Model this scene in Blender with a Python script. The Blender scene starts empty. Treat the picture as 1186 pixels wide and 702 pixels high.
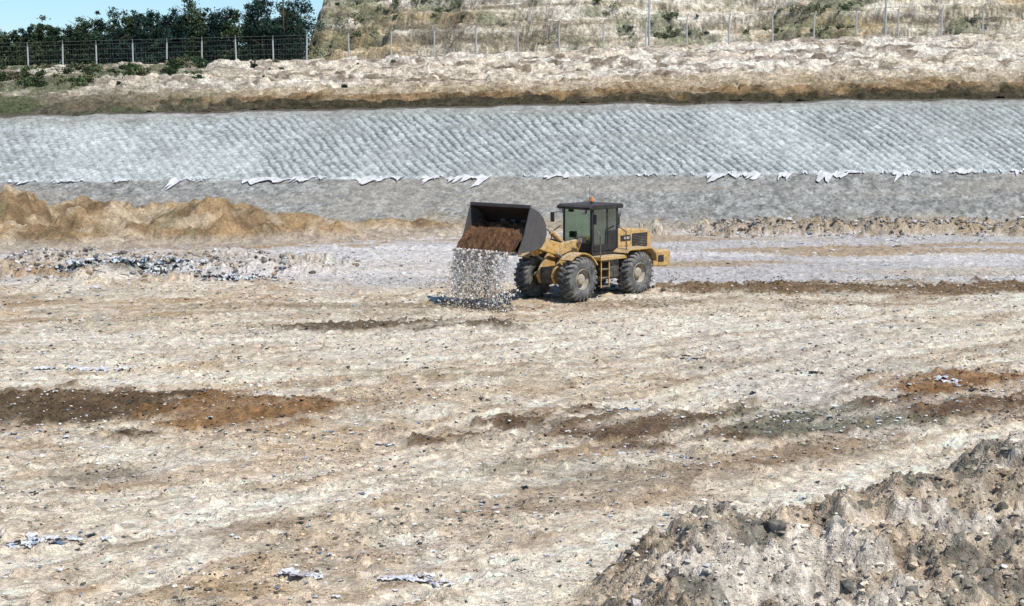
import bpy, bmesh, math, random
import numpy as np
from mathutils import Vector, Matrix, Euler
random.seed(7); rng=np.random.default_rng(7)
sc=bpy.context.scene
sc.view_settings.view_transform='Standard'; sc.view_settings.look='None'; sc.view_settings.exposure=0

# ------------------------------------------------------------ noise
def _h(xi,yi,s):
    xi=xi.astype(np.int64).astype(np.uint64); yi=yi.astype(np.int64).astype(np.uint64)
    h=(xi*np.uint64(374761393)+yi*np.uint64(668265263)+np.uint64(s*144269504+977))&np.uint64(0xffffffff)
    h=((h^(h>>np.uint64(13)))*np.uint64(1274126177))&np.uint64(0xffffffff)
    h=((h^(h>>np.uint64(15)))*np.uint64(2246822519))&np.uint64(0xffffffff)
    return ((h^(h>>np.uint64(16)))&np.uint64(0xffff)).astype(np.float64)/65535.
def vn(x,y,s=0):
    x=np.asarray(x,float)+5000.37; y=np.asarray(y,float)+5000.71
    xi=np.floor(x); yi=np.floor(y); fx=x-xi; fy=y-yi
    fx=fx*fx*(3-2*fx); fy=fy*fy*(3-2*fy)
    a=_h(xi,yi,s);b=_h(xi+1,yi,s);c=_h(xi,yi+1,s);d=_h(xi+1,yi+1,s)
    return (a*(1-fx)+b*fx)*(1-fy)+(c*(1-fx)+d*fx)*fy
def fbm(x,y,f=1.,o=4,s=0,g=.5):
    x=np.asarray(x,float); y=np.asarray(y,float)
    t=0;a=1;n=0
    for i in range(o):
        ca,sa=math.cos(.6+i*1.1),math.sin(.6+i*1.1)
        t=t+a*vn((x*ca-y*sa)*f,(x*sa+y*ca)*f,s+i*13); n+=a; a*=g; f*=2.03
    return t/n
def fba(x,y,o=4,s=0,g=.5):   # axis-aligned fbm: keeps anisotropy
    t=0;a=1;n=0;f=1.
    for i in range(o): t=t+a*vn(x*f+i*17.3,y*f-i*9.1,s+i*7); n+=a; a*=g; f*=2.03
    return t/n
def ss(a,b,x):
    t=np.clip((x-a)/(b-a),0,1); return t*t*(3-2*t)
def mix(c,d,m):
    return c*(1-m[...,None])+np.array(d)*m[...,None]

# ------------------------------------------------------------ mesh helpers
def link(o,parent=None):
    sc.collection.objects.link(o)
    if parent: o.parent=parent
    return o
def mk(name,v,f,mat,cols=None,smooth=False,parent=None):
    v=np.asarray(v,np.float32); f=np.asarray(f,np.int32); k=f.shape[1]
    me=bpy.data.meshes.new(name)
    me.vertices.add(len(v)); me.vertices.foreach_set('co',v.ravel())
    me.loops.add(f.size); me.loops.foreach_set('vertex_index',f.ravel())
    me.polygons.add(len(f)); me.polygons.foreach_set('loop_start',np.arange(len(f),dtype=np.int32)*k)
    me.update(calc_edges=True)
    if cols is not None:
        ca=me.color_attributes.new('Col','FLOAT_COLOR','POINT')
        cc=np.ones((len(v),4),np.float32); cc[:,:3]=cols; ca.data.foreach_set('color',cc.ravel())
    me.polygons.foreach_set('use_smooth',np.full(len(f),smooth))
    me.materials.append(mat)
    return link(bpy.data.objects.new(name,me),parent)
def gridf(nr,nc):
    i=np.arange(nr-1)[:,None]*nc+np.arange(nc-1)[None,:]
    return np.stack([i,i+1,i+nc+1,i+nc],-1).reshape(-1,4)
def sheet(name,X,Y,Z,C,mat,smooth=True):
    v=np.stack([X,Y,Z],-1).reshape(-1,3)
    return mk(name,v,gridf(*X.shape),mat,C.reshape(-1,3),smooth)

# ------------------------------------------------------------ materials
def nmat(name):
    m=bpy.data.materials.new(name); m.use_nodes=True
    nt=m.node_tree; b=nt.nodes['Principled BSDF']; b.inputs['Roughness'].default_value=.95
    b.inputs['Specular IOR Level'].default_value=.12
    return m,nt,b
def mathn(nt,op,a,b=None):
    n=nt.nodes.new('ShaderNodeMath'); n.operation=op
    for i,q in enumerate((a,b)):
        if q is None: continue
        if isinstance(q,(int,float)): n.inputs[i].default_value=q
        else: nt.links.new(q,n.inputs[i])
    return n.outputs[0]
def noise(nt,scale,detail=4,rough=.6,vec=None,dist=0):
    n=nt.nodes.new('ShaderNodeTexNoise'); n.inputs['Scale'].default_value=scale
    n.inputs['Detail'].default_value=detail; n.inputs['Roughness'].default_value=rough; n.inputs['Distortion'].default_value=dist
    if vec is None:
        tc=nt.nodes.get('TC') or nt.nodes.new('ShaderNodeTexCoord'); tc.name='TC'; vec=tc.outputs['Object']
    nt.links.new(vec,n.inputs['Vector']); return n.outputs['Fac']
def mrange(nt,v,a,b,c,d):
    n=nt.nodes.new('ShaderNodeMapRange'); nt.links.new(v,n.inputs[0])
    for i,q in enumerate((a,b,c,d)): n.inputs[i+1].default_value=q
    return n.outputs[0]
def earth_mat(name,s1=3.,s2=14.,lo=.5,hi=1.5,bump=.5,bd=.06,lo2=None,hi2=None,speck=None,dk=.5):
    m,nt,b=nmat(name)
    at=nt.nodes.new('ShaderNodeAttribute'); at.attribute_name='Col'
    a=mrange(nt,noise(nt,s1,5,.7),.3,.7,lo,hi)
    c=mrange(nt,noise(nt,s2,4,.8),.34,.66,lo2 or lo,hi2 or hi)
    k=mathn(nt,'MULTIPLY',a,c)
    if speck:
        k=mathn(nt,'MULTIPLY',k,mrange(nt,noise(nt,speck,5,.88),.57,.62,1.,dk))
        k=mathn(nt,'MULTIPLY',k,mrange(nt,noise(nt,speck*1.37,5,.88),.59,.64,1.,1.45))
    vm=nt.nodes.new('ShaderNodeVectorMath'); vm.operation='SCALE'
    nt.links.new(at.outputs['Color'],vm.inputs[0]); nt.links.new(k,vm.inputs['Scale'])
    nt.links.new(vm.outputs[0],b.inputs['Base Color'])
    bp=nt.nodes.new('ShaderNodeBump'); bp.inputs['Strength'].default_value=bump; bp.inputs['Distance'].default_value=bd
    nt.links.new(c,bp.inputs['Height']); nt.links.new(bp.outputs[0],b.inputs['Normal'])
    return m
M_ground=earth_mat('dirt_soil',1.8,8.,.84,1.16,.85,.07,.62,1.34,4.5,.48)
M_liner=earth_mat('geotextile_liner',1.5,5.,.85,1.15,.6,.06,.68,1.3,3.,.55)
M_rock=earth_mat('layered_rock',1.1,3.,.7,1.3,.8,.2,.58,1.42,2.,.5)
M_stone=earth_mat('loose_stone',6.,20.,.75,1.25,.4,.03)
def vc_mat(name,rough=.8):
    m,nt,b=nmat(name)
    at=nt.nodes.new('ShaderNodeAttribute'); at.attribute_name='Col'
    k=mrange(nt,noise(nt,3.,3),.3,.7,.8,1.2)
    vm=nt.nodes.new('ShaderNodeVectorMath'); vm.operation='SCALE'
    nt.links.new(at.outputs['Color'],vm.inputs[0]); nt.links.new(k,vm.inputs['Scale'])
    nt.links.new(vm.outputs[0],b.inputs['Base Color']); b.inputs['Roughness'].default_value=rough
    return m
M_leaf=vc_mat('foliage',.9); M_litter=vc_mat('plastic_litter',.7)
def plain(name,col,rough=.6,metal=0.,dust=.3,dustcol=(.42,.35,.27),sc1=2.5,spec=.4):
    m,nt,b=nmat(name)
    n=noise(nt,sc1,6,.75); n2=noise(nt,sc1*7,4,.75)
    f=mathn(nt,'MULTIPLY',mrange(nt,n,.35,.65,0.,1.),mrange(nt,n2,.35,.62,.2,1.))
    geo=nt.nodes.new('ShaderNodeNewGeometry'); sep=nt.nodes.new('ShaderNodeSeparateXYZ'); nt.links.new(geo.outputs['Normal'],sep.inputs[0])
    up=mrange(nt,sep.outputs['Z'],0.,1.,0.,dust*.9)
    f=mathn(nt,'MULTIPLY',f,dust*1.7); f=mathn(nt,'ADD',f,up); f=mathn(nt,'MINIMUM',f,.95)
    mx=nt.nodes.new('ShaderNodeMix'); mx.data_type='RGBA'
    mx.inputs['A'].default_value=(*col,1); mx.inputs['B'].default_value=(*dustcol,1)
    nt.links.new(f,mx.inputs['Factor'])
    sc_=nt.nodes.new('ShaderNodeVectorMath'); sc_.operation='SCALE'; nt.links.new(mx.outputs['Result'],sc_.inputs[0]); nt.links.new(mrange(nt,noise(nt,sc1*2.3,5,.8),.3,.55,.36 if dust>.25 else .8,1.0),sc_.inputs['Scale'])
    nt.links.new(sc_.outputs[0],b.inputs['Base Color'])
    nt.links.new(mrange(nt,f,0,1,rough,.95),b.inputs['Roughness'])
    b.inputs['Metallic'].default_value=metal; b.inputs['Specular IOR Level'].default_value=spec
    return m
M_yel=plain('yellow_machine_paint',(.56,.32,.075),.55,0,.48,(.50,.41,.29))
M_blk=plain('black_steel',(.012,.013,.014),.5,0,.08)
M_dk=plain('dark_frame_steel',(.035,.033,.03),.7,0,.36)
M_tyre=plain('dusty_tyre_rubber',(.045,.045,.045),.9,0,.62,(.30,.29,.26),3.)
M_rim=plain('dusty_rim',(.38,.32,.22),.8,0,.6,(.42,.38,.32),4.)
M_bkt=plain('worn_bucket_steel',(.075,.072,.072),.55,.2,.25,(.20,.16,.13),2.)
M_bktin=plain('bucket_inside_steel',(.014,.009,.008),.8,0,.35,(.08,.03,.016),2.)
M_chr=plain('cylinder_rod',(.6,.6,.6),.3,.6,.3)
M_wht=plain('white_paint',(.55,.55,.52),.6,0,.3)
M_org=plain('orange_beacon_lens',(.8,.22,.02),.3,0,.05)
M_red=plain('red_lens',(.5,.03,.02),.3,0,.05)
M_post=plain('galvanised_post',(.45,.46,.45),.6,.1,.15)
M_wire=plain('fence_wire',(.16,.17,.16),.7,.2,.05)
M_wood=plain('bark',(.07,.055,.04),.9,0,.1)
M_skin=plain('skin',(.36,.2,.13),.6,0,.02)
M_shirt=plain('shirt_cloth',(.10,.17,.26),.9,0,.05)
M_pants=plain('trouser_cloth',(.04,.045,.06),.9,0,.05)
m,nt,b=nmat('tinted_glass'); out=nt.nodes['Material Output']; nt.nodes.remove(b)
tr=nt.nodes.new('ShaderNodeBsdfTransparent'); tr.inputs[0].default_value=(.50,.74,.68,1)
gl=nt.nodes.new('ShaderNodeBsdfGlossy'); gl.inputs['Roughness'].default_value=.06; gl.inputs[0].default_value=(.8,.95,.9,1)
ms=nt.nodes.new('ShaderNodeMixShader'); fr=nt.nodes.new('ShaderNodeFresnel'); fr.inputs[0].default_value=1.5
nt.links.new(mathn(nt,'ADD',fr.outputs[0],.2),ms.inputs[0]); nt.links.new(tr.outputs[0],ms.inputs[1]); nt.links.new(gl.outputs[0],ms.inputs[2]); nt.links.new(ms.outputs[0],out.inputs[0])
M_glass=m

# ------------------------------------------------------------ ground functions
def track_fn(pts):
    p=np.array(pts,float); xs=np.arange(-60,60,.25); ys=np.interp(xs,p[:,0],p[:,1])
    sl=(p[1,1]-p[0,1])/(p[1,0]-p[0,0]); ys=np.where(xs<p[0,0],p[0,1]+(xs-p[0,0])*sl,ys)
    sl=(p[-1,1]-p[-2,1])/(p[-1,0]-p[-2,0]); ys=np.where(xs>p[-1,0],p[-1,1]+(xs-p[-1,0])*sl,ys)
    k=np.exp(-(np.arange(-12,13)/6.)**2); k/=k.sum()
    y2=np.convolve(np.pad(ys,12,mode='edge'),k,'valid'); g=np.gradient(y2,xs)
    def d(X,Y):
        yc=np.interp(X,xs,y2); gg=np.interp(X,xs,g); return (Y-yc)/np.sqrt(1+gg*gg)
    return d
TR=[(track_fn(p),w) for p,w in [
 ([(-14,40.3),(-6.6,42),(-.85,47),(5.7,51),(16,57),(30,62)],1.),
 ([(-8.8,27.2),(-4.7,29.8),(-.6,35.2),(3.8,42),(11.4,51)],.85),
 ([(-7.5,23.5),(-4.4,28),(.85,33.5),(6.7,40.5),(15.4,48)],1.),
 ([(.1,23.5),(1.7,25.2),(4.7,28.4),(7.3,31),(10.7,33.6)],1.2),
 ([(-4.9,22.4),(-2.4,26),(1.6,29),(7.8,35.6),(12.3,38.7)],.7),
 ([(-15,48),(-7.6,47.6),(.2,53),(9.6,58.5),(25,61)],.9),
 ([(-16,56),(-6,58),(3,56.5),(9,54),(20,49)],.6),
 ([(-13,35),(-5,31.5),(0,32),(5,36),(10,44)],.6),
 ([(-13,44.5),(-5,44.2),(3,45.5),(14,52)],.8),
 ([(-10,33),(-3,40),(3,44),(12,46),(20,45)],.6)]]
BAND=[(track_fn([(-14,40.6),(-6.6,42.3),(-.85,46.5),(5.7,50.5),(16,56)]),1.0,1.),(track_fn([(.1,23.7),(1.7,25.4),(4.7,28.6),(7.3,31.2),(10.7,33.8)]),.85,1.),
      (track_fn([(-16,50),(-6,49),(2,52),(12,55.5)]),1.2,.8),(track_fn([(-8.8,24.6),(-4.4,28.6),(.85,34),(6.7,41)]),.6,.9),(track_fn([(-9,29),(-4,31),(2,37.5),(8,44)]),.5,.8)]
def ell(X,Y,cx,cy,rx,ry,rot=0,s=0,nz=1.3):
    c,sn=math.cos(rot),math.sin(rot); dx=X-cx; dy=Y-cy
    a=(dx*c+dy*sn)/rx; b=(-dx*sn+dy*c)/ry
    r=np.sqrt(a*a+b*b); out=np.zeros(r.shape); m=r<1.2+nz*.8
    if m.any():
        q=r[m]+(fbm(X[m],Y[m]*1.2,.7,6,s+50,.72)-.5)*nz*2.0
        out[m]=1-ss(.62,1.14,q)
    return out
def tracks(X,Y):
    pale=np.zeros(X.shape); dep=pale.copy(); side=pale.copy()
    wob=(fbm(X,Y,.25,3,77)-.5)*1.1
    lug=.5+.5*np.sin((X*.8+Y*.6)*2*math.pi/.26)
    for i,(d,w) in enumerate(TR):
        dd=d(X,Y)+wob*(1 if i%2 else -1); m=np.abs(dd)<1.9
        if not m.any(): continue
        dm=dd[m]; br=ss(.38,.6,fbm(X[m],Y[m],.2,3,90+i,.6)); P=0;D=0;S=0
        for off in (-1.05,1.05):
            q=np.abs(dm-off)
            P=np.maximum(P,(1-ss(.24,.44,q))*w*br); D=np.maximum(D,(1-ss(.2,.36,q))*w*br*(.55+.45*lug[m]))
            S=np.maximum(S,np.exp(-((q-.50)/.12)**2)*w*br)
        pale[m]=np.maximum(pale[m],P); dep[m]=np.maximum(dep[m],D); side[m]=np.maximum(side[m],S)
    return np.clip(pale,0,1),dep,side
PATCH=[ # cx,cy,rx,ry,rot,colour,strength
 (-4.1,52.2,4.6,1.15,.06,(.10,.07,.04),.9),
 (-10.2,37.6,3.6,2.7,.1,(.095,.065,.038),.94),
 (-6.2,37.6,2.9,1.9,-.05,(.23,.125,.05),.92),
 (2.8,36.0,4.6,2.2,.22,(.13,.085,.052),.94),
 (7.4,36.9,2.7,1.8,.0,(.16,.165,.125),.88),
 (11.2,38.4,3.0,1.7,.1,(.14,.085,.048),.93),
 (11.3,41.2,2.6,1.5,.1,(.25,.13,.05),.88),
 (13.5,63.3,11.,2.3,.03,(.17,.11,.055),.92),
 (-4,57.5,8,1.0,.02,(.26,.19,.12),.5),
 (9,58.5,7,.8,.0,(.26,.18,.11),.5),
 (3,31,3.5,.7,.5,(.26,.185,.12),.5),
 (5.3,33,4,.7,.45,(.26,.18,.11),.5),
 (-5,27,2,.4,.5,(.27,.20,.13),.5),
 (-8,31.5,1.4,.6,.2,(.2,.15,.1),.6),
 (-2,43.5,3,.6,.15,(.25,.23,.14),.5),
 (6,45,3,.6,.3,(.28,.21,.14),.45),
 (-6,91,9,2.5,0,(.30,.20,.10),.85),
 (-3,25.3,2.5,.5,.4,(.28,.20,.13),.45),
 (1,28.8,2,.5,.4,(.26,.19,.13),.45),
]
TINT=np.array((1.04,1.0,.925))
def gcol(X,Y):
    wx=X+(fbm(X,Y,.18,3,41)-.5)*5; wy=Y+(fbm(X,Y,.18,3,42)-.5)*5
    n1=fbm(X,Y,.12,4,1); n2=fbm(X,Y,.7,4,2,.6); n3=fbm(X,Y,4.5,3,3,.7)
    st=fba((wx*.80+wy*.6)*.16,(-wx*.6+wy*.8)*1.1,4,4,.62)
    st2=fba((wx*.86+wy*.5)*.12,(-wx*.5+wy*.86)*1.6,4,8,.62)
    C=np.zeros(X.shape+(3,))+np.array((.56,.47,.35))
    C=mix(C,(.68,.60,.49),ss(.42,.62,n1)*.8)
    C=mix(C,(.36,.27,.18),ss(.52,.66,st)*.6)
    C=mix(C,(.76,.69,.585),ss(.53,.65,st2)*.6)
    C=mix(C,(.33,.245,.165),ss(.54,.70,n2)*.55)
    C=mix(C,(.76,.71,.62),ss(.51,.67,fbm(X,Y,.45,5,6,.65))*.55)
    C=mix(C,(.45,.31,.17),ss(.54,.68,fbm(X,Y,.2,5,9,.65))*.5)
    C=mix(C,(.40,.385,.32),ss(.56,.68,fbm(X,Y,.3,5,10,.65))*.5)
    for i,(d,wd,a) in enumerate(BAND):
        q=np.abs(d(X,Y)+(fbm(X,Y,.3,3,43+i)-.5)*1.2)/wd
        C=mix(C,(.78,.71,.60),(1-ss(.55,1.2,q+(n2-.5)*.9))*a*.78)
    C=mix(C,(.60,.58,.53),ell(X,Y,8.3,43,3.6,9,-.2,11)*.6)
    C=mix(C,(.70,.64,.56),ell(X,Y,0,50,14,5,.1,12)*.4)
    far=ss(62,67,Y+(fbm(X,Y,.25,3,14)-.5)*7)*(1-ss(88,93,Y+(fbm(X,Y,.2,3,15)-.5)*4))
    fl=ss(.3,.5,fba(X*.08,Y*.25,4,16))
    C=mix(C,(.50,.49,.495),far*(.45+.5*fl))
    C=mix(C,(.40,.30,.19),far*ss(.52,.63,fba(X*.1,Y*.4,4,17))*.8)
    C=mix(C,(.68,.66,.66),far*ss(.54,.66,fba(X*.08,Y*.35,4,22))*.65)
    C=mix(C,(.68,.65,.63),ell(X,Y,-6,76,8,7,0,18)*.5)
    C=mix(C,(.36,.25,.14),ell(X,Y,-22,87,15,8,0,19)*.9)
    C=mix(C,(.55,.51,.46),ell(X,Y,-17,72.5,8.5,4.0,0,20)*.6)
    C=mix(C,(.38,.27,.16),ell(X,Y,-22,68,7,2.0,0,23)*.85)
    C=mix(C,(.20,.20,.175),ell(X,Y,-16.5,68.6,3.2,1.3,0,24)*.75)
    C=mix(C,(.34,.27,.18),ell(X,Y,24,91,14,3.,0,21)*.8)
    for i,(cx,cy,rx,ry,rot,c,s) in enumerate(PATCH):
        C=mix(C,c,ell(X,Y,cx,cy,rx,ry,rot,30+i)*s)
    pale,dep,side=tracks(X,Y)
    C=mix(C,(.76,.69,.58),pale*.55*(1-.6*far))
    C=mix(C,(.33,.245,.165),side*.4)
    C*= (.58+.94*n3)[...,None]*TINT
    return np.clip(C,.01,.82)
def gh(X,Y,fine=True):
    z=(fbm(X,Y,.10,3,101)-.5)*.35+(fbm(X,Y,.5,3,102)-.5)*.06
    if fine:
        z=z+(fbm(X,Y,3.1,4,103,.74)-.5)*.10
        z=z+ss(.64,.84,fbm(X,Y,4.6,2,107))*.10
        dk=np.zeros(X.shape)
        for i in (0,1,2,3,5,6,7): 
            p=PATCH[i]; dk=np.maximum(dk,ell(X,Y,*p[:5],30+i))
        z=z+dk*(.04+.28*(fbm(X,Y,2.4,4,104,.76)-.35))
        pale,dep,side=tracks(X,Y); z=z-dep*.045+side*.03
        z=z+ell(X,Y,-17,71,8,4.8,0,20)*(.12+1.1*(fbm(X,Y,.9,4,105,.68)-.35))
        z=z+ell(X,Y,23,91.5,15,2.6,0,21)*(.35+1.3*(fbm(X,Y,.8,4,106,.68)-.35))
    return z
xs=np.concatenate([np.linspace(-600,-60,10)[:-1],np.linspace(-60,-32,40)[:-1],np.linspace(-32,-14,190)[:-1],np.linspace(-14,14,450)[:-1],np.linspace(14,32,190)[:-1],np.linspace(32,60,40)[:-1],np.linspace(60,600,10)])
ys=[-300,-150,-60,-20,0,8,14,18]; y=19.
while y<96: ys.append(y); y+=.058+max(0,(y-24))*.0044
ys+= [98,102,110,130,180,260,400,700]
ys=np.array(ys,float)
X,Y=np.meshgrid(xs,ys)
Z=gh(X,Y); Z=np.where(Y>100,-1.0,Z)
ground=sheet('ground',X,Y,Z,gcol(X,Y),M_ground)

# ------------------------------------------------------------ dirt mounds
def mound_patch(name,x0,x1,y0,y1,dx,dy,hf,cf):
    X,Y=np.meshgrid(np.arange(x0,x1,dx),np.arange(y0,y1,dy))
    h=hf(X,Y); Z=gh(X,Y)+h
    return sheet(name,X,Y,Z,cf(X,Y,h),M_ground)
def g2(X,Y,cx,cy,rx,ry,p=1.): return np.exp(-(((X-cx)/rx)**2+((Y-cy)/ry)**2)*p)
def h_left(X,Y):
    wx=X+(fbm(X,Y,.5,4,201,.6)-.5)*3.0; wy=Y+(fbm(X,Y,.5,4,202,.6)-.5)*3.0
    h=0
    for cx,cy,rx,ry,a in [(-27,87,3.0,3.0,2.7),(-23.8,88.5,2.8,2.6,2.2),(-21.3,86,3.1,2.8,2.2),(-16,86.3,3.7,3.,2.4),(-19,88,3,2.4,2.0),(-12,88,4.5,2.4,1.3),(-31,87,4,3.4,2.5),(-7,90,6,2.2,.8),(-25,82.5,6,2.3,1.2),(-35,87,4,3,2)]:
        h=np.maximum(h,a*g2(wx,wy,cx,cy,rx,ry))
    return h*(.8+.4*fbm(X,Y,.9,3,203))+(fbm(X,Y,1.5,5,204,.72)-.5)*.55*ss(0,.5,h)-.12
def c_left(X,Y,h):
    C=np.zeros(X.shape+(3,))+np.array((.37,.25,.13))
    C=mix(C,(.18,.12,.065),ss(.45,.62,fbm(X,Y,.6,5,205,.65))*.8)
    C=mix(C,(.50,.39,.26),ss(.5,.68,fbm(X,Y,.45,5,206,.6)))
    C=mix(C,(.24,.22,.12),ss(.54,.68,fbm(X,Y,.3,4,208,.6))*.6)
    C=mix(C,(.50,.44,.36),(1-ss(.15,.6,h))*.6)
    return C*(.6+.8*fbm(X,Y,3,3,207))[...,None]
mound_patch('dirt_mound',-44,-1,78,95,.09,.12,h_left,c_left)
def h_fg(X,Y):
    wx=X+(fbm(X,Y,1.1,4,211)-.5)*.9; wy=Y+(fbm(X,Y,1.1,4,212)-.5)*.9
    rid=np.interp(wx,[.8,2.4,4.2,6,8,12,16],[22.2,23.8,24.7,25.4,26.3,27.3,28])
    H=np.interp(wx,[.6,1.5,2.5,3.4,4.6,5.2,6.2,7.5,9,12,16],[0,.45,1.05,1.2,1.0,1.25,1.2,1.3,1.75,1.9,1.2])
    d=wy-rid; w=np.where(d>0,1.25,3.2)
    h=H*np.exp(-(d/w)**2)
    h=h*(.8+.4*fbm(X,Y,1.3,3,213))+((fbm(X,Y,2.4,5,214,.76)-.5)*.55+np.abs(fbm(X,Y,1.4,3,215)-.5)*-.6+ss(.52,.7,fbm(X,Y,4.,3,220,.6))*.10)*ss(.05,.5,h)
    return h-.07
def c_fg(X,Y,h):
    C=np.zeros(X.shape+(3,))+np.array((.46,.37,.265))
    C=mix(C,(.25,.19,.13),ss(.46,.63,fbm(X,Y,1.0,5,216,.68))*.85)
    C=mix(C,(.64,.57,.47),ss(.49,.63,fbm(X,Y,.8,5,217,.68))*.85)
    C=mix(C,(.14,.14,.115),ss(.56,.66,fbm(X,Y,1.3,5,218,.68))*.75)
    g=gcol(X,Y); m=(1-ss(0,.25,h))[...,None]
    return np.clip(g*m+C*(1-m)*(.45+1.15*fbm(X,Y,6,3,219,.65))[...,None],.01,.82)
mound_patch('dirt_mound',.0,15,17,31,.038,.042,h_fg,c_fg)

# ------------------------------------------------------------ loose stones
PH=(1+5**.5)/2
ico=np.array([(-1,PH,0),(1,PH,0),(-1,-PH,0),(1,-PH,0),(0,-1,PH),(0,1,PH),(0,-1,-PH),(0,1,-PH),(PH,0,-1),(PH,0,1),(-PH,0,-1),(-PH,0,1)])/1.9
icof=np.array([(0,11,5),(0,5,1),(0,1,7),(0,7,10),(0,10,11),(1,5,9),(5,11,4),(11,10,2),(10,7,6),(7,1,8),(3,9,4),(3,4,2),(3,2,6),(3,6,8),(3,8,9),(4,9,5),(2,4,11),(6,2,10),(8,6,7),(9,8,1)])
def stones(name,P,S,C,mat,flat=.65,jit=.28):
    n=len(P)
    V=ico[None]*(1+rng.uniform(-jit,jit,(n,12,1)))+rng.uniform(-jit,jit,(n,12,3))*.5
    V=V*np.stack([rng.uniform(.7,1.3,n),rng.uniform(.7,1.3,n),rng.uniform(.6,1.,n)*flat],-1)[:,None,:]
    a=rng.uniform(0,6.28,n); ca,sa=np.cos(a)[:,None],np.sin(a)[:,None]
    V=np.stack([V[...,0]*ca-V[...,1]*sa,V[...,0]*sa+V[...,1]*ca,V[...,2]],-1)*S[:,None,None]+P[:,None,:]
    F=icof[None]+np.arange(n)[:,None,None]*12
    return mk(name,V.reshape(-1,3),F.reshape(-1,3),mat,np.repeat(C,12,0))
n=60000
u=rng.uniform(0,1,n); Yp=21+ (u**1.3)*48; Xp=rng.uniform(-1,1,n)*(Yp*.34+1)
dens=.22+.9*ss(.45,.7,fbm(Xp,Yp,.6,4,301))
for i in (0,1,2,3,4,5,6,7): dens=np.maximum(dens,ell(Xp,Yp,*PATCH[i][:5],30+i)*1.1)
pale,_,_=tracks(Xp,Yp); dens*=1-.75*pale
k=rng.uniform(0,1,n)<dens; Xp=Xp[k];Yp=Yp[k]; n=len(Xp)
S=.009+.036*rng.uniform(0,1,n)**6+.0005*Yp*rng.uniform(.3,1,n)
Zp=gh(Xp,Yp)+S*.2
C=gcol(Xp,Yp)*rng.uniform(.4,1.2,(n,1)); w=rng.uniform(0,1,n)<.13; C[w]=np.array((.70,.68,.63))*rng.uniform(.7,1.1,(w.sum(),1)); w=rng.uniform(0,1,n)<.15; C[w]=(.09,.085,.07)
stones('gravel',np.stack([Xp,Yp,Zp],-1),S,C,M_stone)
n=18000; Xp=rng.uniform(.4,12,n); Yp=rng.uniform(18.5,29,n); h=h_fg(Xp,Yp); k=h>.08; Xp,Yp,h=Xp[k],Yp[k],h[k]; n=len(Xp)
S=.009+.055*rng.uniform(0,1,n)**8+.013*rng.uniform(0,1,n); C=c_fg(Xp,Yp,h)*rng.uniform(.55,1.4,(n,1)); w=rng.uniform(0,1,n)<.09; C[w]=(.10,.095,.085); w=rng.uniform(0,1,n)<.10; C[w]=(.56,.53,.47)
stones('soil_clods',np.stack([Xp,Yp,gh(Xp,Yp)+h+S*.12],-1),S,C,M_stone)
n=5200; Xp=np.concatenate([rng.normal(-17,4.5,n//2),rng.uniform(10,34,n-n//2)]); Yp=np.concatenate([rng.normal(71,2.8,n//2),rng.normal(91,1.5,n-n//2)])
S=.03+.14*rng.uniform(0,1,n)**5; cc=np.array([(.42,.40,.37),(.22,.20,.17),(.30,.22,.14),(.12,.11,.10),(.55,.53,.50)])[rng.integers(0,5,n)]*rng.uniform(.7,1.2,(n,1))
stones('rubble',np.stack([Xp,Yp,gh(Xp,Yp)+S*.3],-1),S,cc,M_stone,.8)
def boulder(name,x,y,z,s,col,sd):
    r=np.random.default_rng(sd); bm=bmesh.new()
    p=r.normal(size=(15,3)); p/=np.linalg.norm(p,axis=1)[:,None]; p*=r.uniform(.7,1.05,(15,1))*np.array([1.2,.9,.75])
    for q in p: bm.verts.new(q)
    bmesh.ops.convex_hull(bm,input=bm.verts); bmesh.ops.subdivide_edges(bm,edges=bm.edges,cuts=5,use_grid_fill=True); bmesh.ops.triangulate(bm,faces=bm.faces)
    bmesh.ops.smooth_vert(bm,verts=bm.verts,factor=.5)
    co=np.array([v.co[:] for v in bm.verts])
    d=1+.30*(fbm(co[:,0]+co[:,2]*.7+sd,co[:,1]-co[:,2]*.6,2.5,4,sd,.7)-.5)
    for v,k in zip(bm.verts,d): v.co=v.co*k
    me=bpy.data.meshes.new(name); bm.to_mesh(me); bm.free()
    ca=me.color_attributes.new('Col','FLOAT_COLOR','POINT'); cc=np.ones((len(co),4),np.float32)
    dust=ss(.1,.6,co[:,2]+(fbm(co[:,0]*3,co[:,1]*3,1,3,sd)-.5))[:,None]*.45
    cc[:,:3]=(np.array(col)*(1-dust)+np.array((.36,.30,.23))*dust)*(.5+1.*fbm(co[:,0]*2+sd,co[:,1]*2+co[:,2],2,3,sd))[:,None]; ca.data.foreach_set('color',cc.ravel())
    me.materials.append(M_stone); o=link(bpy.data.objects.new(name,me)); o.location=(x,y,z); o.scale=(s,s,s); o.rotation_euler=(.2*sd,.2,sd*1.3)
for i,(x,y,s,c) in enumerate([(4.0,23.9,.24,(.085,.085,.08)),(3.72,24.0,.13,(.09,.09,.08)),(2.9,24.0,.14,(.09,.085,.08)),(3.2,24.1,.1,(.10,.09,.08)),(4.75,22.3,.15,(.15,.145,.13)),(5.5,21.9,.16,(.15,.14,.12)),(2.2,21.6,.14,(.11,.10,.09)),(2.5,22.7,.11,(.12,.10,.08)),(6.8,22.6,.10,(.2,.17,.14)),(3.5,21.0,.1,(.2,.17,.14)),(6.3,24.3,.09,(.25,.2,.16)),(1.7,21.4,.12,(.5,.45,.4)),(5.9,22.8,.1,(.3,.25,.2)),(7.6,24.6,.1,(.12,.11,.09)),(4.9,23.6,.1,(.45,.42,.37))]):
    xx,yy=np.array([x]),np.array([y]); z=float(gh(xx,yy)[0]+max(h_fg(xx,yy)[0],0)); boulder('rock',x,y,z+s*.0,s,c,i+2)

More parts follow.
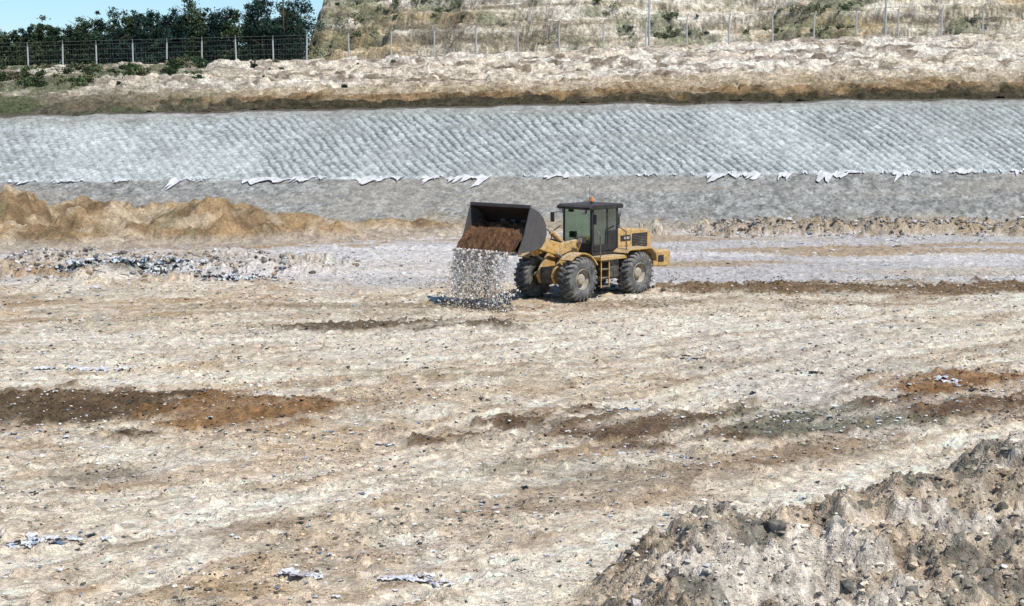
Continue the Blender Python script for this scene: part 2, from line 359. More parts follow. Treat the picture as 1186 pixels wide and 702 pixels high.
# ------------------------------------------------------------ litter
LV=[];LF=[];LC=[]
PAL=[(.66,.66,.64)]*7+[(.48,.50,.51)]*4+[(.05,.05,.055)]*4+[(.30,.38,.45),(.16,.22,.30),(.40,.28,.26),(.2,.25,.2),(.45,.39,.3)]
SP=[]
def cluster(cx,cy,rx,ry,n,s0,s1,pal=PAL,lift=.35):
    for i in range(n): SP.append((random.gauss(cx,rx*.5),random.gauss(cy,ry*.5),random.uniform(s0,s1),random.choice(pal),lift))
WH=[(.70,.69,.67),(.58,.59,.61),(.5,.45,.44),(.62,.62,.62)]
cluster(-3.25,24.3,.35,.22,24,.04,.11,WH+[(.5,.25,.25)]); cluster(-1.35,24.2,.5,.18,26,.04,.10,WH); cluster(-8.0,26.3,.9,.5,56,.03,.10,PAL)
cluster(-5.6,24.6,.8,.3,8,.03,.06); cluster(2.5,37.9,.35,.2,9,.05,.11,[(.25,.33,.40),(.4,.45,.48),(.1,.13,.16)]); cluster(8.2,43.3,.2,.1,4,.07,.13,[(.06,.07,.08)])
cluster(5.1,45.8,.4,.25,10,.06,.13,[(.06,.06,.06),(.4,.4,.38)]); cluster(-11.6,43.2,1.2,.3,22,.06,.16,WH); cluster(-2.7,34.2,.3,.2,7,.04,.08)
cluster(2.2,33,2,.8,34,.03,.06); cluster(-.8,28.5,2,.8,26,.02,.05); cluster(-5.5,35.3,2.5,.7,30,.03,.06); cluster(-11,35.2,2.2,.8,30,.03,.07); cluster(11.5,40,2,1.2,34,.04,.09); cluster(7,36.5,2,1,30,.03,.08); cluster(11.2,41.5,.7,.3,8,.06,.14,WH)
cluster(-16.5,69,3,1.2,300,.05,.18,PAL,.8); cluster(-11.5,66,1.8,.7,120,.05,.15,PAL,.7); cluster(-21,74,8,3.5,170,.05,.15,WH); cluster(-8,77,7,4,70,.05,.14,WH)
cluster(16,80,10,8,70,.05,.14); cluster(22,91,9,1.3,50,.08,.2,[(.3,.3,.28),(.12,.13,.1),(.5,.47,.42)])
for i in range(1300):
    yy=21+46*random.random()**1.3; SP.append((random.uniform(-1,1)*(yy*.33+1),yy,random.uniform(.012,.028)+yy*.0007,random.choice(PAL),.4))
zs=gh(np.array([p[0] for p in SP]),np.array([p[1] for p in SP]))
n5=5; ug,vg=np.meshgrid(np.linspace(-1,1,n5),np.linspace(-1,1,n5))
for i,(x,y,s,c,lift) in enumerate(SP):
    r=1+rng.uniform(-.35,.35,(n5,n5)); a=random.uniform(0,6.28); px=ug*s*r*random.uniform(.6,1.5); py=vg*s*r*random.uniform(.5,1.1); pz=rng.uniform(0,1,(n5,n5))*s*lift*1.6
    LV.append(np.stack([x+px*math.cos(a)-py*math.sin(a),y+px*math.sin(a)+py*math.cos(a),zs[i]+.01+pz],-1).reshape(-1,3)); LF.append(gridf(n5,n5)+25*i); LC.append(np.tile(np.array(c),(25,1))*rng.uniform(.7,1.05,(25,1)))
mk('litter',np.concatenate(LV),np.concatenate(LF),M_litter,np.concatenate(LC))

# ------------------------------------------------------------ liner slope
def lcrest(X): return np.interp(X,[-60,-36,-11,6,34,60],[5.8,6.2,6.75,7.1,7.45,7.6])
xs=np.concatenate([np.linspace(-200,-40,40)[:-1],np.arange(-40,40,.08),np.linspace(40,200,40)])
ys=np.concatenate([np.linspace(92.5,108,170),np.linspace(108.3,113,12)])
X,Y=np.meshgrid(xs,ys)
def zslope(X,Y):
    c=lcrest(X)+(fbm(X,X*0+3,.35,3,420,.6)-.5)*.35; b=np.interp(X,[-35,35],[2.35,3.1])
    z=np.where(Y<99.5,-.4+(b+.4)*(Y-92.5)/7.0,b+(c-b)*(Y-99.5)/8.5)
    z=np.where(Y>108,c+ .15*np.sin((Y-108)*.8),z)
    return z
Z=zslope(X,Y)
sl=(Y-99.5)*1.12
wob=(fbm(X,Y,.2,3,401)-.5)*.8+(fbm(X,Y,1.8,3,402,.6)-.5)*.36
ph=(X+.52*sl+wob)/.60
amp=np.interp(X,[-40,-22,-8,40],[.4,.6,1,1])*ss(.0,.6,sl)*(1-ss(8.2,9.3,sl))
sw=np.abs((ph%1)-.5)*2
rip=ss(.16,.52,sw)
cph=(sl+wob*.9+(fbm(X*.4,Y,1.2,2,415)-.5)*.5)/.36
cross=ss(.45,.8,np.abs((cph%1)-.5)*2)
up=ss(-.1,.15,sl+(fbm(X,Y,.8,3,403)-.5)*.5)
Z=Z+amp*rip*.08-up*cross*.03+up*(fbm(X,Y,.5,3,404)-.5)*.10+(1-up)*((fbm(X,Y,1.8,5,405,.78)-.5)*.24)
brk=ss(.25,.5,fbm(X,Y*1.5,1.3,3,416,.6))
C1=np.zeros(X.shape+(3,))+np.array((.415,.44,.415))
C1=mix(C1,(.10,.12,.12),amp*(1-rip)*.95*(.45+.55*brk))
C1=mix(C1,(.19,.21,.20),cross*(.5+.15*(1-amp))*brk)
C1=mix(C1,(.28,.29,.265),ss(.45,.7,fba(X*.2,Y*.6,4,406))*.55)
C1=mix(C1,(.56,.59,.56),ss(.52,.7,fbm(X,Y,.16,3,407))*.3)
C1=mix(C1,(.25,.235,.20),ss(7.6,9.2,sl+(fbm(X,Y,.5,4,413)-.5)*1.8)*.65)
C2=np.zeros(X.shape+(3,))+np.array((.245,.24,.215))
C2=mix(C2,(.37,.365,.34),ss(.47,.60,fbm(X,Y,2.4,4,408,.8))*.65)
C2=mix(C2,(.12,.12,.105),ss(.51,.62,fbm(X,Y,3.,4,409,.8))*.65)
C2=mix(C2,(.31,.28,.23),ss(.5,.65,fba(X*.1,Y*.5,4,418,.6))*.5)
C2=mix(C2,(.32,.25,.16),(1-ss(93,95.5,Y+(fbm(X,Y,.4,3,410)-.5)*2.5))*.8)
C=C1*up[...,None]+C2*(1-up)[...,None]
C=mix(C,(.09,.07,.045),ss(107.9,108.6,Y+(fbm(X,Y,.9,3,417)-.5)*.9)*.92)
C*= (.6+.8*fbm(X,Y,3.2,3,411,.75))[...,None]
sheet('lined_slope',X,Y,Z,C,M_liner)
V=[];F=[];CC=[];nn=0
def flap(px,w,h,lean=-.55):
    global nn
    n=15; u=np.linspace(0,1,n); X=px+(u-.5)*w 
    top=99.55+.12*np.sin(u*9+px)+rng.uniform(-.10,.10,n); ln=h*(np.clip(1-np.abs(u-random.uniform(.2,.8))*1.6,0,1)**.8)*rng.uniform(.25,1.2,n)+.03
    bot=top-ln; Xb=X+lean*ln+rng.uniform(-.08,.08,n)
    Zt=zslope(X,top)+.11; Zb=zslope(Xb,bot)+.11+rng.uniform(0,.03,n)
    V.append(np.concatenate([np.stack([X,top,Zt],-1),np.stack([Xb,bot,Zb],-1)])); F.append(gridf(2,n)+nn); nn+=2*n
    CC.append(np.full((2*n,3),.62)*np.array((1,.99,.97))*rng.uniform(.75,1.05,(2*n,1)))
for px,w,h in [(-20.5,1.1,1.4),(-14.5,3.8,.8),(-12.6,1.5,.7),(-8.4,2.0,1.1),(-7,1,.5),(-4.9,.7,1.3),(-2.9,1.8,1.1),(-1.7,1.,1.8),(2.7,1.3,.6),(3.3,.5,.5),(12.8,1.6,1.0),(14.0,1.,.9),(14.6,1.3,.9),(16.8,.9,1.3),(19.8,2.1,1.3),(20.6,1.5,.7),(23.6,1.,1.2),(24.4,.7,.6),(27.2,1.6,.4),(28,1.3,.5),(-27,1.8,.6),(8,.8,.4),(31,1,.6),(-24,.7,.6),(-29.5,1.5,.5)]:
    flap(px,w,h)
for i in range(40): flap(random.uniform(-32,32),random.uniform(.2,.9),random.uniform(.04,.2))
mk('torn_liner_sheet',np.concatenate(V),np.concatenate(F),M_litter,np.concatenate(CC))

# ------------------------------------------------------------ berm
def btop(X): return np.interp(X,[-70,-41,-16,10,41,80],[9.5,9.8,10.45,11.45,12.75,13.8])
def berm_z(X,Y):
    c=lcrest(X); t=btop(X)
    u=(Y-110.5)/(127.-110.5)+(fbm(X,Y*.6,.12,3,501)-.5)*.05
    ns=10; q=u*ns+(fbm(X,Y,.10,3,502)-.5)*1.2; st=(np.floor(q)+ss(.6,1.,q-np.floor(q)))/ns
    p=np.clip(.35*u+.65*st,0,1)
    return c-.1+(t-c+.1)*p, u
ys=np.concatenate([np.arange(110,127.5,.08),np.linspace(127.6,135,20),np.linspace(137,420,30)])
xs=np.concatenate([np.linspace(-400,-48,40)[:-1],np.arange(-48,48,.12),np.linspace(48,400,40)])
X,Y=np.meshgrid(xs,ys); Z,U=berm_z(X,Y)
face=1-ss(.98,1.03,U)
Z=Z+face*((fbm(X,Y*2,1.3,4,503,.74)-.5)*.5+ss(.55,.7,vn(X*.9,Y*3.3,504))*.28)+(1-face)*(fbm(X,Y,.2,3,505)-.5)*.4
hh=np.clip(U,0,1)+(fbm(X,Y,.25,4,506)-.5)*.22
C=np.zeros(X.shape+(3,))+np.array((.68,.58,.45))
C=mix(C,(.78,.71,.60),ss(.45,.65,fba(X*.15,Y*.4,4,507))*.7)
C=mix(C,(.22,.165,.11),ss(.55,.65,fba(X*.6,Y*2.2,4,508,.65))*.8)
C=mix(C,(.17,.13,.09),ss(.70,.8,vn(X*.5,Y*2.6,512))*.6)
C=mix(C,(.46,.36,.22),(1-ss(.36,.52,hh))*.6)
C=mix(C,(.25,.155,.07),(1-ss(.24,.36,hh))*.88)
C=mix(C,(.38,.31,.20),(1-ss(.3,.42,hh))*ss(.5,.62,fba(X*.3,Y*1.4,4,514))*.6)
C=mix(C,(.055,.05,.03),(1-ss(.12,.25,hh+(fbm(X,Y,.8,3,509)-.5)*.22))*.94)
leftm=1-ss(-34,-14,X+(fbm(X,Y,.1,2,515)-.5)*10)
C=mix(C,(.36,.32,.24),leftm*face*.45)
C=mix(C,(.085,.075,.05),leftm*face*(1-ss(.28,.5,hh))*.7)
C=mix(C,(.09,.11,.05),leftm*face*ss(.48,.6,fba(X*.15,Y*.7,4,510))*.8)
C=mix(C,(.5,.43,.33),(1-face)*.7)
C=mix(C,(.05,.06,.025),ss(131,136,Y)*(1-ss(-19,-17,X)))
C*=(.45+1.1*fbm(X,Y*2,1.9,4,511,.75))[...,None]
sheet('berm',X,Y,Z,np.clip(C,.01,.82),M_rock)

# ------------------------------------------------------------ rocky terraced hillside
def hill_z(X,Y):
    base=btop(X)-.6
    y0=136.5+ (fbm(X,X*0,.09,4,601,.6)-.5)*7+np.interp(X,[-20,-10,10,60],[2,0,0,2])
    u=np.clip((Y-y0)/24.,0,1.3)
    q=u*11+(fbm(X,Y,.08,4,602,.6)-.5)*2.6; st=(np.floor(q)+ss(.78,1,q-np.floor(q)))/11
    p=np.clip(.08*u+.92*st,0,None)*ss(0,.03,u)
    ed=ss(-18.4,-17.2,X+(fbm(Y,Y*0+3,.35,4,603,.6)-.5)*2.)
    top=np.interp(X,[-18,-15,-8,20,60],[11,15,17,19,21])
    return base+top*p*ed-.3*(1-ed), u*ed
xs=np.concatenate([np.arange(-22,56,.15),np.linspace(57,300,60)]); ys=np.concatenate([np.arange(134,166,.08),np.linspace(167,330,24)])
X,Y=np.meshgrid(xs,ys); Z,U=hill_z(X,Y)
Z=Z+((fbm(X,Y*1.5,.9,5,604,.74)-.5)*1.0+ss(.55,.7,vn(X*.8,Y*2.0,605))*.4)*ss(.0,.06,U)
zz=Z+(fbm(X,Y,.15,3,612)-.5)*1.0
st=fba(X*.05,zz*1.9,4,611,.65)
C=np.zeros(X.shape+(3,))+np.array((.58,.49,.35))
C=mix(C,(.74,.67,.55),ss(.46,.56,st)*.85)
C=mix(C,(.20,.165,.11),ss(.53,.60,1-st)*.75)  # dark lines along the strata: ledge shadows painted into the rock colour
C=mix(C,(.52,.38,.19),ss(.54,.67,fba(X*.1,zz*.5,4,608))*.6)
C=mix(C,(.15,.13,.09),ss(.58,.66,fba(X*.5,zz*1.5,4,607,.7))*.75)
veg=ss(.50,.58,fbm(X*.5,Y,.22,5,609,.65)+ss(22,38,X)*.05+ss(.5,.8,U)*.06-.015)
C=mix(C,(.15,.165,.085),veg*.6)
C=mix(C,(.34,.33,.21),veg*ss(.5,.62,fbm(X,Y,.9,4,613,.7))*.7)
C*=(.45+1.1*fbm(X,Z*2+Y,1.3,4,610,.75))[...,None]
sheet('rocky_hillside',X,Y,Z,np.clip(C,.01,.82),M_rock)

# ------------------------------------------------------------ foliage generators
def leafquads(P,S,rngv):
    n=len(P); a=rngv.normal(size=(n,3)); a/=np.linalg.norm(a,axis=1)[:,None]; b=rngv.normal(size=(n,3)); b=np.cross(a,b); b/=np.linalg.norm(b,axis=1)[:,None]
    S=S[:,None]; V=np.stack([P-a*S-b*S*.45,P+a*S*.2-b*S*.5,P+a*S+b*S*.1,P-a*S*.1+b*S*.55],1)
    return V.reshape(-1,3)
FV=[];FC=[]
def crown(c,rad,nc,nl,ls,col,flat=1.,cr=(.22,.42)):
    cc=rng.normal(size=(nc,3)); cc/=np.linalg.norm(cc,axis=1)[:,None]; cc*=(rng.uniform(.05,1.,(nc,1))**.6)*rng.uniform(.7,1.2,(nc,1))
    cc=cc*np.array(rad)+np.array(c)
    for k in range(nc):
        r=np.mean(rad)*rng.uniform(*cr)
        P=rng.normal(size=(nl,3))*np.array([r,r,r*.8*flat])*.75+cc[k]
        FV.append(leafquads(P,rng.uniform(.6,1.3,nl)*ls,rng)); br=rng.uniform(.5,1.8)
        cl=np.array(col)*br*rng.uniform(.7,1.35,(nl,1)); FC.append(np.repeat(cl,4,0))
def flush(name,mat=None):
    global FV,FC
    V=np.concatenate(FV); o=mk(name,V,np.arange(len(V)).reshape(-1,4),mat or M_leaf,np.concatenate(FC)); FV=[];FC=[]; return o
WV=[];WF=[];wn=0
def limb(p,q,r0,r1,k=6):
    global wn
    p=np.array(p,float);q=np.array(q,float); d=q-p; d/=np.linalg.norm(d)+1e-9
    a=np.cross(d,[.3,.9,.1]); a/=np.linalg.norm(a); b=np.cross(d,a); t=np.linspace(0,2*math.pi,k,endpoint=False)[:,None]
    ring=np.cos(t)*a+np.sin(t)*b; WV.append(np.concatenate([p+ring*r0,q+ring*r1])); i=np.arange(k); j=(i+1)%k
    WF.append(np.stack([i,j,j+k,i+k],-1)+wn); wn+=2*k
hmap=([-46,-44,-41,-39,-36,-34.2,-32.5,-30.6,-29,-27,-24.5,-22.5,-20.6,-17.6],[3.8,3.5,4.8,4.3,4.9,6.4,5.7,7.0,6.0,6.5,5.4,6.2,6.8,6.2])
allt=[(x+rng.uniform(-.3,.3),1,142) for x in np.arange(-46,-17.4,.9)]+[(rng.uniform(-60,-18.6),rng.uniform(3.6,5.2),rng.uniform(138.5,150)) for _ in range(74)]
for x,h,y in allt:
    if y==142: h=np.interp(x,*hmap)*rng.uniform(.82,1.04); y+=rng.uniform(-3,1.)
    b=float(btop(np.array([x]))[0])-.2; lean=rng.uniform(-.3,.3)
    limb((x,y,b),(x+lean,y,b+h*.85),.11,.04)
    for k in range(7):
        zz=rng.uniform(.3,.8)*h; a=rng.uniform(0,6.28); Lh=h*.22
        limb((x+lean*zz/h,y,b+zz),(x+lean+math.cos(a)*Lh,y+math.sin(a)*Lh,b+zz+Lh*.6),.04,.012,4)
    col=random.choice([(.022,.042,.028),(.030,.052,.028),(.018,.038,.030),(.045,.065,.030)])
    w=h*rng.uniform(.18,.26)
    crown((x+lean*.4,y,b+h*.25),(w*1.3,w*1.3,h*.25),12,75,.11,col)
    crown((x+lean*.7,y,b+h*.55),(w*1.05,w*1.05,h*.25),15,85,.10,col,cr=(.18,.34))
    crown((x+lean,y,b+h*.80),(w*.6,w*.6,h*.2),11,75,.09,col,cr=(.16,.34))
tl=bpy.data.objects.new('tree_line',None); link(tl)
o=flush('leaves'); o.parent=tl
mk('trunks',np.concatenate(WV),np.concatenate(WF),M_wood,np.full((sum(len(q) for q in WV),3),.05),parent=tl)
WV=[];WF=[];wn=0
def bush(x,y,z,r,col,n=5,nl=45,ls=None): crown((x,y,z+r*.4),(r,r,r*.55),n,nl,ls or .06+r*.04,col,cr=(.25,.5))
B=[]
for i in range(130):
    x=random.uniform(-42,-23) if i<110 else random.uniform(-22,-8); y=random.choice([random.gauss(121.5,1.6),random.uniform(123,127)])
    B.append((x,y,random.uniform(.2,.75)*(1 if i<110 else .5),random.choice([(.05,.075,.03),(.065,.08,.035),(.03,.05,.025),(.11,.11,.06)])))
zz=berm_z(np.array([q[0] for q in B]),np.array([q[1] for q in B]))[0]
for (x,y,r,c),z in zip(B,zz): bush(x,y,z,r,c,8,55)
for i in range(420):
    x=random.uniform(-42,42); y=random.uniform(108.6,112.); bush(x,y,float(lcrest(np.array([x]))[0])-.1,random.uniform(.08,.30),random.choice([(.05,.055,.025),(.08,.065,.035),(.14,.10,.05),(.03,.035,.02)]),2,20,.06)
flush('scrub_on_berm')
n=1700; bx=rng.uniform(-16,48,n); by=rng.uniform(137,164,n)
dn=fbm(bx*.5,by,.22,5,609,.65)+ss(22,38,bx)*.05+ss(150,158,by)*.07-.015; zb,ub=hill_z(bx,by)
k=(dn>.50)&(ub>.01)
for x,y,z in zip(bx[k],by[k],zb[k]):
    r=random.uniform(.15,.8)**1.2; bush(x,y,z+.1,r,random.choice([(.09,.105,.055),(.13,.14,.075),(.22,.22,.14),(.055,.08,.04),(.28,.27,.18)]),5,34)
flush('scrub_on_hillside')

# ------------------------------------------------------------ fence
fence=bpy.data.objects.new('wire_fence',None); link(fence)
def fz(x): return float(btop(np.array([x]))[0])-.25
x=-60.; px=[]
while x<60: px.append(x+random.uniform(-.1,.1)); x+=2.75 if x<-17 else 3.3
for x in px:
    h=(2.05 if x<-17 else 2.35)+random.uniform(-.08,.08); tx=random.uniform(-.06,.06)
    limb((x,128.6,fz(x)),(x+tx,128.6,fz(x)+h),.07,.06,6); limb((x+tx,128.6,fz(x)+h),(x+.05+tx,128.35,fz(x)+h+.32),.04,.03,5)
mk('posts',np.concatenate(WV),np.concatenate(WF),M_post,parent=fence); WV=[];WF=[];wn=0
for a,b2 in zip(px[:-1],px[1:]):
    h=2.05 if a<-17 else 2.35
    for k in np.linspace(.12,h,6): limb((a,128.6,fz(a)+k),(b2,128.6,fz(b2)+k+random.uniform(-.03,.03)),.006,.006,4)
    limb((a,128.4,fz(a)+h+.25),(b2,128.4,fz(b2)+h+.25),.008,.008,4)
    for k in np.linspace(a,b2,14)[1:-1]: limb((k,128.6,fz(k)+.1),(k,128.6,fz(k)+h),.003,.003,4)
mk('wire_mesh',np.concatenate(WV),np.concatenate(WF),M_wire,parent=fence); WV=[];WF=[];wn=0
for x,y,h in [(-19.3,139,8.6),(10.8,129.6,4.2),(29.5,130,5.6)]:
    b=fz(x); limb((x,y,b-.3),(x,y,b+h),.10,.07,8)
    if h>8: limb((x-.7,y-.1,b+h-.5),(x+.7,y-.1,b+h-.5),.05,.05,5)
    for k in (-.6,0,.6):
        if h>8: limb((x+k,y-.1,b+h-.46),(x+k,y-.1,b+h-.22),.04,.03,5)
    mk('utility_pole',np.concatenate(WV),np.concatenate(WF),M_post if h<8 else M_wood); WV=[];WF=[];wn=0

# ------------------------------------------------------------ wheel loader
L=bpy.data.objects.new('wheel_loader',None); link(L)
TH=math.radians(47); gz=float(gh(np.array([2.7]),np.array([60.6]),True)[0])
L.location=(1.6,59.5,gz+.0); L.rotation_euler=(0,0,math.pi+TH)
def addm(name,verts,faces,mat,bev=0,parent=L,smooth=False):
    me=bpy.data.meshes.new(name); me.from_pydata([tuple(v) for v in verts],[],[tuple(f) for f in faces]); me.materials.append(mat)
    bm=bmesh.new(); bm.from_mesh(me); bmesh.ops.recalc_face_normals(bm,faces=bm.faces); bm.to_mesh(me); bm.free()
    o=link(bpy.data.objects.new(name,me),parent)
    if smooth:
        for p in me.polygons: p.use_smooth=True
    if bev: 
        m=o.modifiers.new('b','BEVEL'); m.width=bev; m.segments=2; m.limit_method='ANGLE'
    return o
def box(name,x0,x1,y0,y1,z0,z1,mat,bev=.02,**k):
    v=[(x,y,z) for x in (x0,x1) for y in (y0,y1) for z in (z0,z1)]
    return addm(name,v,[(0,1,3,2),(4,6,7,5),(0,4,5,1),(2,3,7,6),(0,2,6,4),(1,5,7,3)],mat,bev,**k)
def prism(name,prof,y0,y1,mat,bev=.02,**k):
    n=len(prof); v=[(p[0],y0,p[1]) for p in prof]+[(p[0],y1,p[1]) for p in prof]
    f=[tuple(range(n)),tuple(range(2*n-1,n-1,-1))]+[(i,(i+1)%n,(i+1)%n+n,i+n) for i in range(n)]
    return addm(name,v,f,mat,bev,**k)
def tube(name,p,q,r,mat,r2=None,k=14,parent=L):
    p=np.array(p,float);q=np.array(q,float);r2=r if r2 is None else r2; d=q-p; d/=np.linalg.norm(d)
    a=np.cross(d,[.31,.2,.93]); a/=np.linalg.norm(a); b=np.cross(d,a); t=np.linspace(0,2*math.pi,k,endpoint=False)[:,None]; ring=np.cos(t)*a+np.sin(t)*b
    V=np.concatenate([p+ring*r,q+ring*r2]); f=[(i,(i+1)%k,(i+1)%k+k,i+k) for i in range(k)]+[tuple(range(k)),tuple(range(2*k-1,k-1,-1))]
    return addm(name,V,f,mat,0,parent=parent)
def lathe(name,prof,cx,cy,cz,mat,k=48,sgn=1,smooth=True):
    V=[];n=len(prof)
    for i in range(k):
        a=2*math.pi*i/k
        for r,y in prof: V.append((cx+r*math.cos(a),cy+sgn*y,cz+r*math.sin(a)))
    F=[(i*n+j,((i+1)%k)*n+j,((i+1)%k)*n+j+1,i*n+j+1) for i in range(k) for j in range(n-1)]
    return addm(name,V,F,mat,0,smooth=smooth)
R=.81
def wheel(nm,cx,cy,s):
    cz=R
    lathe(nm+'_tyre',[(.36,-.24),(.42,-.27),(.56,-.30),(.68,-.29),(.745,-.24),(.765,-.12),(.77,0),(.765,.12),(.745,.24),(.68,.29),(.56,.30),(.42,.27),(.36,.24)],cx,cy,cz,M_tyre,sgn=s)
    V=[];F=[]
    for i in range(24):
        for side in (-1,1):
            a0=2*math.pi*(i+(.5 if side>0 else 0))/24
            pts=[]
            for (y,da) in ((.0,0.),(.17,.06),(.285,.10)):
                for w in (-.055,.055):
                    for r in (.70,.83 if y<.2 else .79):
                        a=a0+da+w; pts.append((cx+r*math.cos(a),cy+side*y,cz+r*math.sin(a)))
            n0=len(V); V+=pts
            for w in (-.045,.045):
                a=a0+.12+w; V.append((cx+.60*math.cos(a),cy+side*.31,cz+.60*math.sin(a)))
            q=lambda y,w,r:n0+y*4+w*2+r
            for y in (0,1):
                F+=[(q(y,0,1),q(y,1,1),q(y+1,1,1),q(y+1,0,1)),(q(y,0,0),q(y,0,1),q(y+1,0,1),q(y+1,0,0)),(q(y,1,1),q(y,1,0),q(y+1,1,0),q(y+1,1,1))]
            F+=[(q(0,0,0),q(0,1,0),q(0,1,1),q(0,0,1)),(q(2,0,1),q(2,1,1),n0+13,n0+12)]
    addm(nm+'_tread',V,F,M_tyre,0)
    lathe(nm+'_rim',[(.375,.27),(.40,.25),(.40,.22),(.36,.20),(.33,.10),(.30,.06),(.21,.07),(.20,.16),(.17,.20),(.10,.21),(.001,.21)],cx,cy,cz,M_rim,36,s)
    lathe(nm+'_rim_inner',[(.40,-.25),(.33,-.1),(.001,-.05)],cx,cy,cz,M_dk,24,s)
    for i in range(12):
        a=i*math.pi/6; tube(nm+'_nut_%d'%i,(cx+.255*math.cos(a),cy+s*.05,cz+.255*math.sin(a)),(cx+.255*math.cos(a),cy+s*.09,cz+.255*math.sin(a)),.022,M_dk,k=6)
TW=1.08
wheel('front_left_wheel',0,TW,1); wheel('front_right_wheel',0,-TW,-1); wheel('rear_left_wheel',-3.3,TW,1); wheel('rear_right_wheel',-3.3,-TW,-1)
for cx in (0,-3.3):
    tube('axle_%d'%abs(cx),(cx,-.95,R),(cx,.95,R),.16,M_dk); tube('axle_diff_%d'%abs(cx),(cx-.3,0,R),(cx+.3,0,R),.30,M_dk,.2)
ff=[(-1.15,.62),(.45,.60),(.62,.9),(.45,1.2),(-.05,1.75),(-.35,2.12),(-.72,2.12),(-.85,1.6),(-1.15,1.15)]
prism('front_frame',ff,-.42,-.30,M_yel); prism('front_frame_plate',ff,.30,.42,M_yel)
box('front_frame_core',-1.1,.5,-.3,.3,.62,1.2,M_dk); box('front_frame_cross',-.6,-.3,-.3,.3,1.5,1.75,M_yel)
box('articulation_hitch',-1.65,-1.1,-.28,.28,.6,1.35,M_dk)
prism('rear_frame',[(-4.9,.95),(-4.2,.62),(-1.65,.55),(-1.5,1.1),(-1.6,1.42),(-4.9,1.35)],-.5,.5,M_dk)
arm=[(-.72,2.05),(-.55,2.20),(.3,2.12),(1.1,2.32),(2.05,2.62),(2.28,2.55),(2.33,2.36),(2.2,2.24),(1.2,1.88),(.4,1.66),(-.4,1.85),(-.7,1.9)]
for s in (-1,1):
    prism('lift_arm_%s'%('left' if s>0 else 'right'),arm,s*.50-.07,s*.50+.07,M_yel,.02)
    tube('lift_cylinder_%s'%('l' if s>0 else 'r'),(-.95,s*.62,.95),(.0,s*.62,1.4),.085,M_yel); tube('lift_rod_%s'%('l' if s>0 else 'r'),(0,s*.62,1.4),(.62,s*.62,1.78),.045,M_chr)
    tube('arm_pin_%s'%('l' if s>0 else 'r'),(-.6,s*.36,2.05),(-.6,s*.62,2.05),.09,M_dk); tube('bucket_pin_%s'%('l' if s>0 else 'r'),(2.22,s*.38,2.4),(2.22,s*.64,2.4),.08,M_dk)
    for i in range(3): tube('hose_%d_%d'%(s,i),(-.7,s*(.12+.05*i),1.95),(.5,s*(.12+.05*i),2.22+.03*i),.018,M_blk,k=6)
tube('arm_crosstube',(1.05,-.5,2.1),(1.05,.5,2.1),.15,M_yel)
prism('bellcrank',[(.85,1.98),(1.05,1.7),(1.3,1.95),(1.28,2.4),(1.05,2.98),(.88,2.95),(.9,2.4)],-.13,.13,M_yel)
tube('tilt_cylinder',(-.5,0,1.95),(.25,0,2.5),.10,M_yel); tube('tilt_rod',(.25,0,2.5),(.97,0,2.9),.05,M_chr)
prism('tilt_link',[(1.1,1.75),(1.2,1.66),(2.2,2.68),(2.32,2.84),(2.18,2.86)],-.07,.07,M_yel)
bk=bpy.data.objects.new('bucket',None); link(bk,L)
prof=[(3.62,2.00),(3.2,2.02),(2.75,2.05),(2.42,2.14),(2.22,2.34),(2.14,2.62),(2.17,2.92),(2.32,3.20),(2.58,3.42),(2.95,3.58)]
W=1.45; th=.05
def offp(p,d):
    o=[];n=len(p)
    for i in range(n):
        a=np.array(p[max(i-1,0)]);b=np.array(p[min(i+1,n-1)]);t=b-a;t/=np.linalg.norm(t);o.append((p[i][0]+t[1]*d,p[i][1]-t[0]*d))
    return o
inn=offp(prof,th); n=len(prof)
V=[(x,s*W,z) for s in (-1,1) for x,z in prof]; F=[(i,i+1,n+i+1,n+i) for i in range(n-1)]
addm('bucket_shell_outer',V,F,M_bkt,parent=bk,smooth=True)
V=[(x,s*W,z) for s in (-1,1) for x,z in inn]
addm('bucket_shell_inner',V,F,M_bktin,parent=bk,smooth=True)
for s in (-1,1):
    prism('bucket_side_%d'%s,prof+[(3.05,3.35),(3.3,2.6)],s*W-.03,s*W+.03,M_bkt,.01,parent=bk)
box('cutting_edge',3.45,3.82,-W-.04,W+.04,1.975,2.02,M_bkt,.008,parent=bk)
box('spill_guard',2.9,3.0,-W,W,3.54,3.66,M_bkt,.015,parent=bk)
for i in range(8):
    y=-W+.1+i*(2*W-.2)/7; prism('tooth_%d'%i,[(3.6,1.94),(3.7,2.07),(3.82,2.06),(4.0,1.99),(3.98,1.97),(3.8,1.95)],y-.05,y+.05,M_dk,.008,parent=bk)
for y in (-.5,0,.5): prism('bucket_lug_%d'%(y*10),[(2.3,2.1),(2.1,2.3),(2.08,2.9),(2.3,3.1),(2.3,2.6)],y-.11,y+.11,M_bkt,.01,parent=bk)
xx,yy=np.meshgrid(np.linspace(2.25,3.78,60),np.linspace(-1.41,1.41,120))
zz=2.05+.85*np.clip(1-((xx-2.5)/1.27)**2,0,1)**.9*(.7+.6*fbm(xx,yy,1.3,3,701))+(fbm(xx,yy,5,4,702,.7)-.5)*.26
zz=np.where(xx<2.35,np.minimum(zz,2.5),zz)
cc=np.zeros(xx.shape+(3,))+np.array((.15,.08,.042)); cc*=(.3+1.4*fbm(xx,yy,6,3,703,.7))[...,None]
o=sheet('soil_load',xx,yy,zz,cc,M_ground); o.parent=bk
cx0,cx1,cy,cz0,cz1=-2.75,-1.22,.72,1.62,3.38
cab=bpy.data.objects.new('cab',None); link(cab,L)
box('cab_floor',cx0,cx1,-cy,cy,cz0-.12,cz0+.08,M_blk,parent=cab); 
prism('cab_lower_front',[(cx1-.03,1.7),(cx1+.02,1.7),(cx1+.03,2.02),(cx1-.03,2.02)],-.60,.60,M_blk,.01,parent=cab)
